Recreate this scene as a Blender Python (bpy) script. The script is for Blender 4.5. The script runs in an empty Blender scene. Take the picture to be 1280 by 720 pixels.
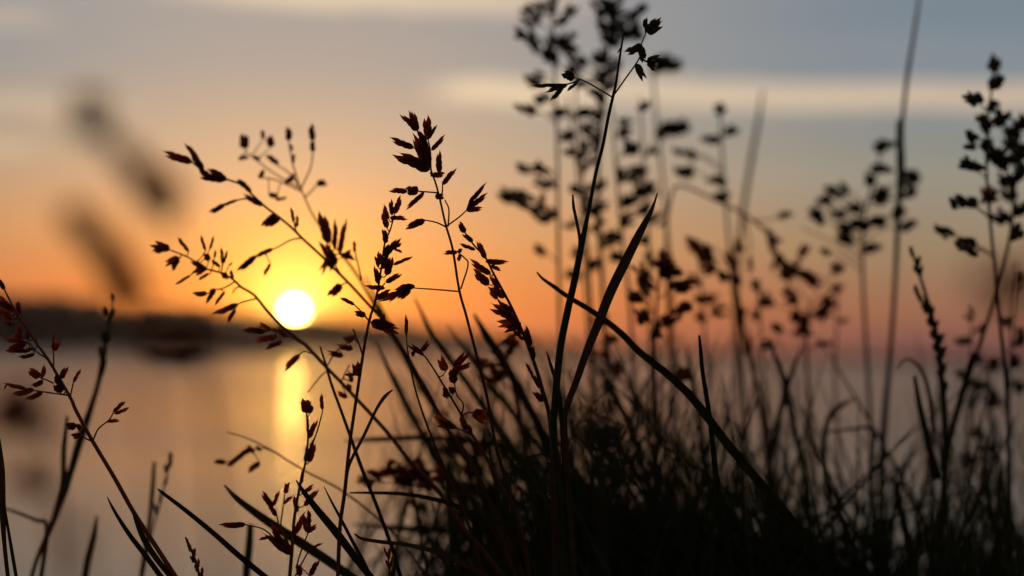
import bpy, bmesh, math, random
from mathutils import Vector, Matrix, noise
R = math.radians
scene = bpy.context.scene
col = scene.collection

# ------------------------------------------------------------ camera
CAM_Z = 0.38
PITCH, ROLL = 1.62, 1.55
LENS, SENSOR = 50.0, 22.3
F = LENS / SENSOR * 1280.0            # focal length in photograph pixels
FOCUS = 0.77
cam = bpy.data.cameras.new('camera')
cam_o = bpy.data.objects.new('camera', cam)
col.objects.link(cam_o)
CM = Matrix.Translation((0, 0, CAM_Z)) @ Matrix.Rotation(R(90 + PITCH), 4, 'X') @ Matrix.Rotation(R(ROLL), 4, 'Z')
cam_o.matrix_world = CM
cam.lens, cam.sensor_width, cam.sensor_fit = LENS, SENSOR, 'HORIZONTAL'
cam.clip_start, cam.clip_end = 0.02, 40000
cam.dof.use_dof = True
cam.dof.focus_distance = FOCUS
cam.dof.aperture_fstop = 4.6
scene.camera = cam_o
scene.render.resolution_x, scene.render.resolution_y = 1024, 576


def P(x, y, d):
    """world point that lies d metres in front of the lens at photograph pixel x, y"""
    return CM @ Vector(((x - 640) / F * d, (360 - y) / F * d, -d))


# ------------------------------------------------------------ sky and sun
sd = (P(368, 388, 1.0) - Vector((0, 0, CAM_Z))).normalized()
SUN_AZ = math.atan2(sd.x, sd.y)
SUN_EL = math.asin(sd.z)

world = bpy.data.worlds.new('World')
scene.world = world
world.use_nodes = True
NT = world.node_tree
NT.nodes.clear()


class G:
    """small helper that writes shader graphs"""
    def __init__(s, nt): s.nt = nt
    def n(s, t, **k):
        o = s.nt.nodes.new(t)
        for a, b in k.items(): setattr(o, a, b)
        return o
    def put(s, sock, v):
        if isinstance(v, bpy.types.NodeSocket): s.nt.links.new(v, sock)
        else: sock.default_value = v
    def m(s, op, a, b=None, c=None, clamp=False):
        o = s.n('ShaderNodeMath', operation=op, use_clamp=clamp)
        s.put(o.inputs[0], a)
        if b is not None: s.put(o.inputs[1], b)
        if c is not None: s.put(o.inputs[2], c)
        return o.outputs[0]
    def mr(s, v, a, b, c=0.0, d=1.0, mode='SMOOTHSTEP'):
        o = s.n('ShaderNodeMapRange', interpolation_type=mode)
        s.put(o.inputs[0], v)
        for i, x in enumerate((a, b, c, d)): s.put(o.inputs[i + 1], x)
        return o.outputs[0]
    def mix(s, f, a, b, blend='MIX'):
        o = s.n('ShaderNodeMix', data_type='RGBA', blend_type=blend)
        s.put(o.inputs[0], f); s.put(o.inputs[6], a); s.put(o.inputs[7], b)
        return o.outputs[2]
    def ramp(s, v, stops, interp='LINEAR'):
        o = s.n('ShaderNodeValToRGB')
        s.put(o.inputs[0], v)
        cr = o.color_ramp
        cr.interpolation = interp
        while len(cr.elements) < len(stops): cr.elements.new(0.5)
        for e, (p, c) in zip(cr.elements, stops):
            e.position = p
            e.color = (c[0], c[1], c[2], 1)
        return o.outputs[0]
    def vec(s, x, y, z):
        o = s.n('ShaderNodeCombineXYZ')
        for i, v in enumerate((x, y, z)): s.put(o.inputs[i], v)
        return o.outputs[0]
    def noise(s, v, scale, detail=3.0, rough=0.55):
        o = s.n('ShaderNodeTexNoise')
        s.put(o.inputs['Vector'], v); s.put(o.inputs['Scale'], scale)
        s.put(o.inputs['Detail'], detail); s.put(o.inputs['Roughness'], rough)
        return o.outputs[0]


g = G(NT)
tc = g.n('ShaderNodeTexCoord')
sp = g.n('ShaderNodeSeparateXYZ')
NT.links.new(tc.outputs['Generated'], sp.inputs[0])
dx, dy, dz = sp.outputs
el = g.m('MULTIPLY', g.m('ARCSINE', dz), 180 / math.pi)
az = g.m('MULTIPLY', g.m('ARCTAN2', dx, dy), 180 / math.pi)
azd = g.m('SUBTRACT', az, math.degrees(SUN_AZ))
ela = g.m('ABSOLUTE', azd)
dot = g.n('ShaderNodeVectorMath', operation='DOT_PRODUCT')
NT.links.new(tc.outputs['Generated'], dot.inputs[0])
dot.inputs[1].default_value = sd
theta = g.m('MULTIPLY', g.m('ARCCOSINE', g.m('MINIMUM', dot.outputs['Value'], 1.0)), 180 / math.pi)

E0, E1 = -0.5, 11.5
et = g.mr(el, E0, E1, 0, 1, 'LINEAR')
def ep(e): return (e - E0) / (E1 - E0)
near = g.ramp(et, [(ep(-0.3), (.30, .085, .035)), (ep(0.3), (.56, .105, .022)), (ep(1.2), (.84, .215, .034)), (ep(2.8), (.78, .345, .12)),
                   (ep(4.8), (.58, .405, .255)), (ep(7.0), (.41, .36, .31)), (ep(11.0), (.34, .33, .34))])
far = g.ramp(et, [(ep(-0.3), (.09, .042, .05)), (ep(0.3), (.135, .052, .062)), (ep(1.2), (.32, .130, .075)), (ep(2.8), (.33, .225, .13)),
                  (ep(4.8), (.29, .275, .22)), (ep(7.0), (.215, .26, .295)), (ep(11.0), (.17, .22, .27))])
side = g.mr(ela, 1.0, 16.5, 0, 1)
low = g.mix(side, near, far)
# the sky away from the sunset: the Nishita sky
nis = g.n('ShaderNodeTexSky', sky_type='NISHITA')
nis.sun_disc = False
nis.sun_elevation = SUN_EL
nis.sun_rotation = SUN_AZ
nis.air_density, nis.dust_density, nis.ozone_density = 1.2, 2.0, 1.5
nsk = g.mix(1.0, nis.outputs[0], (.08, .08, .08, 1), 'MULTIPLY')
up = g.mr(el, 14.0, 60.0, 0, 1)
rnd = g.mr(ela, 18.0, 70.0, 0, 1)
away = g.m('MAXIMUM', up, rnd)
skyc = g.mix(away, low, nsk)
# cloud streaks, level with the horizon
cv = g.vec(g.m('MULTIPLY', az, 0.10), g.m('MULTIPLY', el, 1.1), 3.7)
cn = g.noise(cv, 1.0, 4.0, 0.5)
def band(e, w, a0, a1, soft):
    wob = g.m('MULTIPLY', g.m('SUBTRACT', g.noise(g.vec(g.m('MULTIPLY', az, .3), e, 1.0), 1.0, 2.0), 0.5), 0.5)
    b = g.m('DIVIDE', g.m('ABSOLUTE', g.m('ADD', g.m('SUBTRACT', el, e), wob)), w)
    b = g.mr(b, 0.25, 1.0, 1, 0)
    s = g.m('MULTIPLY', g.mr(azd, a0, a0 + soft), g.mr(azd, a1 - soft, a1, 1, 0))
    return g.m('MULTIPLY', b, s)
b1 = band(6.55, 0.44, 2.6, 22.0, 2.2)
b2 = band(8.75, 0.45, -4.5, 8.0, 3.0)
b3 = band(5.75, 0.35, -14.0, -3.6, 1.6)
b4 = band(4.65, 0.32, -14.0, -6.0, 1.2)
b5 = band(7.75, 0.4, -14.0, -5.5, 1.6)
tex = g.mr(cn, 0.30, 0.60, 0.62, 1.0)
msk = g.m('ADD', g.m('MULTIPLY', b1, 1.35), g.m('MULTIPLY', b2, 0.8))
msk = g.m('ADD', msk, g.m('MULTIPLY', b3, 0.38))
msk = g.m('ADD', msk, g.m('MULTIPLY', b4, 0.40))
msk = g.m('ADD', msk, g.m('MULTIPLY', b5, 0.35), clamp=True)
msk = g.m('MULTIPLY', msk, tex)
cloudc = g.ramp(g.mr(azd, -12.0, 22.0, 0, 1, 'LINEAR'), [(0, (.72, .50, .33)), (.35, (.95, .74, .48)), (.6, (.86, .65, .43)), (1.0, (.56, .43, .32))])
skyc = g.mix(msk, skyc, cloudc)
faint = g.mr(cn, 0.42, 0.70, 0.0, 0.16)
skyc = g.mix(g.m('MULTIPLY', faint, g.mr(el, 2.5, 5.0)), skyc, (.50, .43, .37, 1))
# aureole and the disc of the sun
def glow(scale, amp):
    return g.m('MULTIPLY', g.m('POWER', 2.71828, g.m('MULTIPLY', theta, -1.0 / scale)), amp)
def tint(v, c):
    return g.mix(1.0, g.vec(v, v, v), (c[0], c[1], c[2], 1), 'MULTIPLY')
disc = g.mr(theta, 0.14, 0.21, 150.0, 0.0)
lift = g.mr(el, 0.0, 1.9, 0, 1)                         # the glow reddens towards the horizon, where the air is thickest
for v, lo_, hi_ in ((glow(2.4, 1.0), (.85, .16, .0), (.80, .24, .0)), (glow(0.90, 1.0), (2.0, .55, .0), (1.9, 1.35, .08)),
                    (glow(0.36, 1.0), (3.2, 2.4, .5), (3.2, 2.6, .9)), (disc, (1.0, .50, .10), (1.0, .52, .12))):
    cc = g.mix(lift, (*lo_, 1), (*hi_, 1))
    skyc = g.mix(1.0, skyc, g.mix(1.0, g.vec(v, v, v), cc, 'MULTIPLY'), 'ADD')
bg = g.n('ShaderNodeBackground')
NT.links.new(skyc, bg.inputs[0])
bg.inputs[1].default_value = 1.0
out = g.n('ShaderNodeOutputWorld')
NT.links.new(bg.outputs[0], out.inputs[0])
world.cycles.sampling_method = 'MANUAL'
world.cycles.sample_map_resolution = 2048

sun = bpy.data.lights.new('sun', 'SUN')
sun.energy = 0.75
sun.angle = R(0.6)
sun.color = (1.0, 0.60, 0.26)
sun_o = bpy.data.objects.new('sun', sun)
col.objects.link(sun_o)
sun_o.rotation_euler = (-sd).to_track_quat('-Z', 'Y').to_euler()

vs = scene.view_settings
vs.view_transform, vs.look, vs.exposure, vs.gamma, vs.use_curve_mapping = 'Standard', 'None', 0.0, 1.0, False
scene.render.engine = 'CYCLES'
scene.cycles.max_bounces = 6
scene.cycles.volume_bounces = 0
scene.cycles.use_denoising = True
scene.cycles.sample_clamp_indirect = 4.0


# ------------------------------------------------------------ materials
def mat(name):
    m = bpy.data.materials.new(name)
    m.use_nodes = True
    m.node_tree.nodes.clear()
    return m, G(m.node_tree)


def plant_mat(name, dark, light, trans, tcol, scale=900.0, streak=None):
    """thin plant tissue: rough surface that also lets the light through"""
    m, h = mat(name)
    oi = h.n('ShaderNodeObjectInfo')
    t = h.n('ShaderNodeTexCoord')
    v = t.outputs['Object']
    if streak:
        mp = h.n('ShaderNodeMapping'); mp.inputs['Scale'].default_value = streak
        m.node_tree.links.new(v, mp.inputs[0]); v = mp.outputs[0]
    nz = h.noise(v, scale, 4.0, 0.65)
    f = h.m('ADD', h.m('MULTIPLY', nz, 0.7), h.m('MULTIPLY', oi.outputs['Random'], 0.5))
    c = h.mix(h.mr(f, 0.25, 0.85), (*dark, 1), (*light, 1))
    p = h.n('ShaderNodeBsdfPrincipled')
    h.put(p.inputs['Base Color'], c); p.inputs['Roughness'].default_value = 0.55
    p.inputs['Specular IOR Level'].default_value = 0.35
    bmp = h.n('ShaderNodeBump'); bmp.inputs['Strength'].default_value = 0.35; bmp.inputs['Distance'].default_value = 0.0003
    h.put(bmp.inputs['Height'], nz); h.put(p.inputs['Normal'], bmp.outputs[0])
    tr = h.n('ShaderNodeBsdfTranslucent')
    h.put(tr.inputs[0], h.mix(h.mr(f, 0.25, 0.85), (tcol[0] * .6, tcol[1] * .5, tcol[2] * .5, 1), (*tcol, 1)))
    ms = h.n('ShaderNodeMixShader'); ms.inputs[0].default_value = trans
    h.put(ms.inputs[1], p.outputs[0]); h.put(ms.inputs[2], tr.outputs[0])
    o = h.n('ShaderNodeOutputMaterial'); h.put(o.inputs[0], ms.outputs[0])
    return m


M_SPIKE = plant_mat('dry_spikelet', (.12, .050, .022), (.26, .115, .050), .62, (.90, .34, .10))
M_SPIKE_G = plant_mat('green_spikelet', (.065, .062, .028), (.13, .115, .055), .50, (.45, .32, .12))
M_SPIKE_R = plant_mat('reddish_spikelet', (.15, .050, .024), (.30, .105, .048), .62, (.90, .30, .09))
M_STEM = plant_mat('grass_stalk', (.10, .048, .022), (.20, .095, .042), .30, (.80, .28, .08), 400.0)
M_STEM_G = plant_mat('green_stalk', (.055, .055, .022), (.11, .095, .040), .25, (.40, .28, .09), 400.0)
M_BLADE = plant_mat('grass_blade', (.040, .048, .015), (.085, .085, .028), .38, (.25, .21, .05), 300.0)
M_DRY = plant_mat('dry_blade', (.09, .048, .024), (.22, .125, .065), .28, (.36, .17, .06), 260.0)

m, h = mat('soil')
t = h.n('ShaderNodeTexCoord')
nz = h.noise(t.outputs['Object'], 9.0, 6.0, 0.65)
p = h.n('ShaderNodeBsdfPrincipled')
h.put(p.inputs['Base Color'], h.ramp(nz, [(.3, (.025, .020, .013)), (.7, (.075, .058, .035))]))
p.inputs['Roughness'].default_value = 0.95
b_ = h.n('ShaderNodeBump'); b_.inputs['Strength'].default_value = 0.8; b_.inputs['Distance'].default_value = 0.02
h.put(b_.inputs['Height'], nz); h.put(p.inputs['Normal'], b_.outputs[0])
h.put(h.n('ShaderNodeOutputMaterial').inputs[0], p.outputs[0])
M_SOIL = m

m, h = mat('sea_water')
t = h.n('ShaderNodeTexCoord')
mp = h.n('ShaderNodeMapping'); mp.inputs['Scale'].default_value = (0.45, 1.0, 1.0)
m.node_tree.links.new(t.outputs['Object'], mp.inputs[0])
n1 = h.noise(mp.outputs[0], 3.2, 4.0, 0.55)
n2 = h.noise(mp.outputs[0], 0.10, 3.0, 0.5)
p = h.n('ShaderNodeBsdfPrincipled')
p.inputs['Base Color'].default_value = (.020, .022, .022, 1)
h.put(p.inputs['Roughness'], h.mr(n2, 0.35, 0.65, 0.10, 0.14))
p.inputs['IOR'].default_value = 1.333
b_ = h.n('ShaderNodeBump'); b_.inputs['Strength'].default_value = 0.10; b_.inputs['Distance'].default_value = 0.03
h.put(b_.inputs['Height'], n1); h.put(p.inputs['Normal'], b_.outputs[0])
p2 = h.n('ShaderNodeBsdfPrincipled')                # the steeper wavelets, a fifth of the surface
p2.inputs['Base Color'].default_value = (.022, .024, .022, 1)
p2.inputs['Roughness'].default_value = 0.43
h.put(p2.inputs['Normal'], b_.outputs[0])
ms = h.n('ShaderNodeMixShader'); ms.inputs[0].default_value = 0.40
h.put(ms.inputs[1], p.outputs[0]); h.put(ms.inputs[2], p2.outputs[0])
h.put(h.n('ShaderNodeOutputMaterial').inputs[0], ms.outputs[0])
M_SEA = m

m, h = mat('wooded_hill')
t = h.n('ShaderNodeTexCoord')
nz = h.noise(t.outputs['Object'], 0.03, 5.0, 0.6)
p = h.n('ShaderNodeBsdfPrincipled')
h.put(p.inputs['Base Color'], h.ramp(nz, [(.35, (.075, .034, .020)), (.65, (.15, .068, .040))]))
p.inputs['Roughness'].default_value = 0.95
h.put(h.n('ShaderNodeOutputMaterial').inputs[0], p.outputs[0])
M_HILL = m


# ------------------------------------------------------------ mesh helpers
def mesh(name, verts, faces, material, smooth=True):
    me = bpy.data.meshes.new(name)
    me.from_pydata(verts, [], faces)
    me.materials.append(material)
    if smooth:
        me.polygons.foreach_set('use_smooth', [True] * len(me.polygons))
    me.update()
    return me


def link(name, data, parent=None):
    o = bpy.data.objects.new(name, data)
    col.objects.link(o)
    if parent: o.parent = parent
    return o


def smooth_path(pts, n=5):
    """Catmull-Rom through points of (Vector, width)"""
    if len(pts) < 2: return pts
    q = [(Vector(a), w) for a, w in pts]
    q = [(q[0][0] * 2 - q[1][0], q[0][1])] + q + [(q[-1][0] * 2 - q[-2][0], q[-1][1])]
    res = []
    for i in range(1, len(q) - 2):
        p0, p1, p2, p3 = (q[j][0] for j in (i - 1, i, i + 1, i + 2))
        for k in range(n):
            t = k / n
            v = 0.5 * ((2 * p1) + (p2 - p0) * t + (2 * p0 - 5 * p1 + 4 * p2 - p3) * t * t + (3 * p1 - p0 - 3 * p2 + p3) * t ** 3)
            res.append((v, q[i][1] * (1 - t) + q[i + 1][1] * t))
    res.append(q[-2])
    return res


def sweep(path, verts, faces, sides=6, flat=1.0, twist=0.0, face=None, org=Vector((0, 0, 0)), keel=False):
    """tube (or flattened, keeled ribbon) of full width w along path [(Vector, w)]"""
    n = len(path)
    b0 = len(verts)
    for i, (p_, w) in enumerate(path):
        a = path[max(0, i - 1)][0]; b = path[min(n - 1, i + 1)][0]
        t = (b - a).normalized()
        f = (face or Vector((0, -1, 0)))
        s = t.cross(f)
        if s.length < 1e-4: s = t.cross(Vector((1, 0, 0)))
        s.normalize()
        u = s.cross(t).normalized()
        if twist:
            q = Matrix.Rotation(twist * i / max(1, n - 1), 3, t)
            s = q @ s; u = q @ u
        for k in range(sides):
            an = 2 * math.pi * k / sides
            off = s * (math.cos(an) * w / 2) + u * (math.sin(an) * w / 2 * flat)
            if keel: off += u * (abs(math.cos(an)) * w * 0.16)
            verts.append(p_ + off - org)
    for i in range(n - 1):
        for k in range(sides):
            a = b0 + i * sides + k
            b = b0 + i * sides + (k + 1) % sides
            faces.append((a, b, b + sides, a + sides))
    faces.append(tuple(b0 + k for k in range(sides))[::-1])
    faces.append(tuple(b0 + (n - 1) * sides + k for k in range(sides)))


def lemma(verts, faces, base, tip, w, bow=0.0, side=1, sides=7, n=9):
    """one pointed husk"""
    prof = [0.15, 0.60, 0.90, 1.0, 0.90, 0.68, 0.42, 0.20, 0.02]
    ax = tip - base
    s = Vector((ax.z, 0, -ax.x)).normalized()
    path = []
    for i in range(n):
        t = i / (n - 1)
        path.append((base + ax * t + s * (math.sin(math.pi * t) * bow * side), w * prof[i]))
    sweep(path, verts, faces, sides, 0.55)


def spikelet_mesh(i, material, count, spread, closed):
    rg = random.Random(100 + i)
    v, f = [], []
    for k in range(2):                                  # glumes at the foot
        sd_ = -1 if k else 1
        lemma(v, f, Vector((0, 0, 0)), Vector((sd_ * (.09 + spread * .25), rg.uniform(-.04, .04), rg.uniform(.36, .48))), .20, .03, sd_)
    for k in range(count):
        sd_ = -1 if k % 2 else 1
        z = 0.03 + 0.46 * k / max(1, count - 1)
        ln = 0.50 if not closed else 0.52
        ang = spread * rg.uniform(.65, 1.15) * sd_ * (1.0 - .45 * k / count)
        base = Vector((sd_ * .02, 0, z))
        tip = base + Vector((math.sin(ang), rg.uniform(-.18, .18), math.cos(ang))) * ln * rg.uniform(.88, 1.1)
        lemma(v, f, base, tip, .24 if not closed else .27, .035, sd_)
        if rg.random() < .35:                           # short awn
            d_ = (tip - base).normalized()
            sweep([(tip - d_ * .03, .012), (tip + d_ * .09 + Vector((rg.uniform(-.03, .03), 0, 0)), .003)], v, f, 4)
    sweep([(Vector((0, 0, -.02)), .035), (Vector((0, 0, .5)), .025)], v, f, 5)
    xs = [a.x for a in v]; zs = [a.z for a in v]
    kx, kz = 1.0 / (max(xs) - min(xs)), 1.0 / max(zs)
    v = [Vector((a.x * kx, a.y * kx, a.z * kz)) for a in v]
    return mesh('spikelet', v, f, material)


SPK = {}
for key, mt in (('b', M_SPIKE), ('g', M_SPIKE_G), ('r', M_SPIKE_R)):
    SPK[key] = {'c': [spikelet_mesh(j, mt, 5, .17, True) for j in range(4)],
                'n': [spikelet_mesh(10 + j, mt, 4, .10, True) for j in range(3)],
                'f': [spikelet_mesh(20 + j, mt, 6, .50, False) for j in range(4)]}


# ------------------------------------------------------------ the shore, the sea, the far headland
def ground_z(x, y):
    t = max(0.0, min(1.0, (y - 1.5) / 6.0))
    z = -4.2 * (t * t * (3 - 2 * t))
    return z + 0.025 * noise.noise(Vector((x * 1.7, y * 1.7, 0))) * (1 if y > .1 else 1)


v, f = [], []
xs = [-60, -30, -15, -8, -5] + [-4 + .16 * i for i in range(51)] + [5, 8, 15, 30, 60]
ys = [-60, -30, -12, -5, -2] + [-1 + .16 * i for i in range(63)] + [10, 12, 16]
for yy in ys:
    for xx in xs: v.append(Vector((xx, yy, ground_z(xx, yy))))
nx = len(xs)
for j in range(len(ys) - 1):
    for i in range(nx - 1):
        f.append((j * nx + i, j * nx + i + 1, (j + 1) * nx + i + 1, (j + 1) * nx + i))
o = link('ground', mesh('ground', v, f, M_SOIL)); o['kind'] = 'structure'

SEA_Z = -2.5
v, f = [], []
for k in range(96):
    a = 2 * math.pi * k / 96
    v.append(Vector((6000 * math.cos(a), 6000 * math.sin(a), SEA_Z)))
o = link('sea', mesh('sea', v, [tuple(range(96))], M_SEA, False)); o['kind'] = 'structure'
# the sea mirrors the sun's disc that stands in the sky; lamp and disc together would count the sun twice
mirror = bpy.data.collections.new('sea_surface')
mirror.objects.link(o)
sun_o.light_linking.receiver_collection = mirror
mirror.collection_objects[0].light_linking.link_state = 'EXCLUDE'


def headland(name, prof, dist, depth, seed):
    """wooded ridge; prof = (pixel column, height of the crest in metres)"""
    v, f = [], []
    n, rows = 220, 11
    x0, x1 = prof[0][0], prof[-1][0]
    for i in range(n):
        px = x0 + (x1 - x0) * i / (n - 1)
        for a, b in zip(prof, prof[1:]):
            if a[0] <= px <= b[0]:
                t = (px - a[0]) / (b[0] - a[0]); t = t * t * (3 - 2 * t)
                hgt = a[1] + (b[1] - a[1]) * t
                break
        an = math.atan((px - 640) / F)
        for j in range(rows):
            u = j / (rows - 1)
            d = dist + depth * u
            hh = hgt * math.sin(math.pi * u) ** .6 if 0 < u < 1 else 0
            r_ = noise.fractal(Vector((px * .09, u * 5, seed)), 1.0, 2.0, 4)
            hh = max(0, hh * (1 + .12 * r_) + 1.2 * r_ * (hh > .5))
            v.append(Vector((math.sin(an) * d, math.cos(an) * d, SEA_Z - .5 + hh)))
    for i in range(n - 1):
        for j in range(rows - 1):
            a = i * rows + j
            f.append((a, a + rows, a + rows + 1, a + 1))
    o = link(name, mesh(name, v, f, M_HILL)); o['kind'] = 'structure'


headland('headland', [(-260, 20), (-60, 20), (20, 19.5), (70, 20.5), (120, 18), (165, 16), (215, 16.5), (262, 14.5), (320, 8), (380, .5)], 750, 220, 1.0)
headland('hills', [(120, 52), (230, 56), (300, 56), (400, 54), (470, 48), (560, 38), (640, 30), (720, 20), (800, 2)], 3300, 700, 2.0)
headland('hills', [(560, 22), (700, 30), (860, 26), (960, 20), (1100, 18), (1340, 22)], 5000, 500, 3.0)

# ------------------------------------------------------------ air
m, h = mat('sea_haze')
pv = h.n('ShaderNodeVolumePrincipled')
pv.inputs['Color'].default_value = (.90, .74, .66, 1)
pv.inputs['Density'].default_value = 0.000013
pv.inputs['Anisotropy'].default_value = 0.86
h.put(h.n('ShaderNodeOutputMaterial').inputs[1], pv.outputs[0])
a, z0, z1 = 6300, -8.0, 70.0
vv = [Vector((x, y, z)) for z in (z0, z1) for y in (-a, a) for x in (-a, a)]
o = link('haze', mesh('haze', vv, [(0, 2, 3, 1), (4, 5, 7, 6), (0, 1, 5, 4), (2, 6, 7, 3), (0, 4, 6, 2), (1, 3, 7, 5)], m, False))
o['kind'] = 'stuff'


# ------------------------------------------------------------ plant builders
def to3(pts, d, w):
    """pixel polyline -> world path; points are (x, y), (x, y, dd) ; w = (first, last) widths in px or a list"""
    n = len(pts)
    res = []
    for i, q in enumerate(pts):
        dd = d + (q[2] if len(q) > 2 else 0)
        ww = w[i] if len(w) == n and n > 2 else w[0] + (w[-1] - w[0]) * i / max(1, n - 1)
        res.append((P(q[0], q[1], dd), ww * dd / F))
    return res


def down_to_ground(path):
    """carry the last stretch of a stalk on down to the soil, straightening as it goes"""
    p1, w = path[-1]
    p0 = path[-2][0]
    t = (p1 - p0).normalized()
    hx, hy = t.x, t.y
    p_ = p1.copy()
    for k in range(40):
        gz = ground_z(p_.x, p_.y)
        if p_.z <= gz - .01: break
        hx *= .80; hy *= .80
        step = .028
        d_ = Vector((hx, hy, -max(.35, math.sqrt(max(0.05, 1 - hx * hx - hy * hy))))).normalized()
        p_ = p_ + d_ * step
        path.append((p_.copy(), w))
    return path


def root_at(name, p_, label, cat, group=None):
    o = link(name, None)
    o.location = p_
    o['label'] = label; o['category'] = cat
    if group: o['group'] = group
    return o


def spikelet(parent, org, a, b, wid, kind, rg, roll=None):
    """place one spikelet from world point a (foot) to b (tip)"""
    z = b - a
    L = z.length
    z = z / L
    face = Vector((0, -1, 0))
    x = z.cross(face)
    if x.length < .01: x = Vector((1, 0, 0))
    x.normalize()
    y = z.cross(x).normalized()
    r_ = rg.uniform(-.5, .5) if roll is None else roll
    q = Matrix.Rotation(r_, 3, z)
    x = q @ x; y = q @ y
    if rg.random() < .5: x = -x; y = -y
    mm = Matrix.Identity(4)
    for i in range(3):
        mm[i][0] = x[i] * wid; mm[i][1] = y[i] * wid * .9; mm[i][2] = z[i] * L
        mm[i][3] = a[i] - org[i]
    pal, shp = kind
    o = link('spikelet', rg.choice(SPK[pal][shp]), parent)
    o.matrix_basis = mm
    return o


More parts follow.
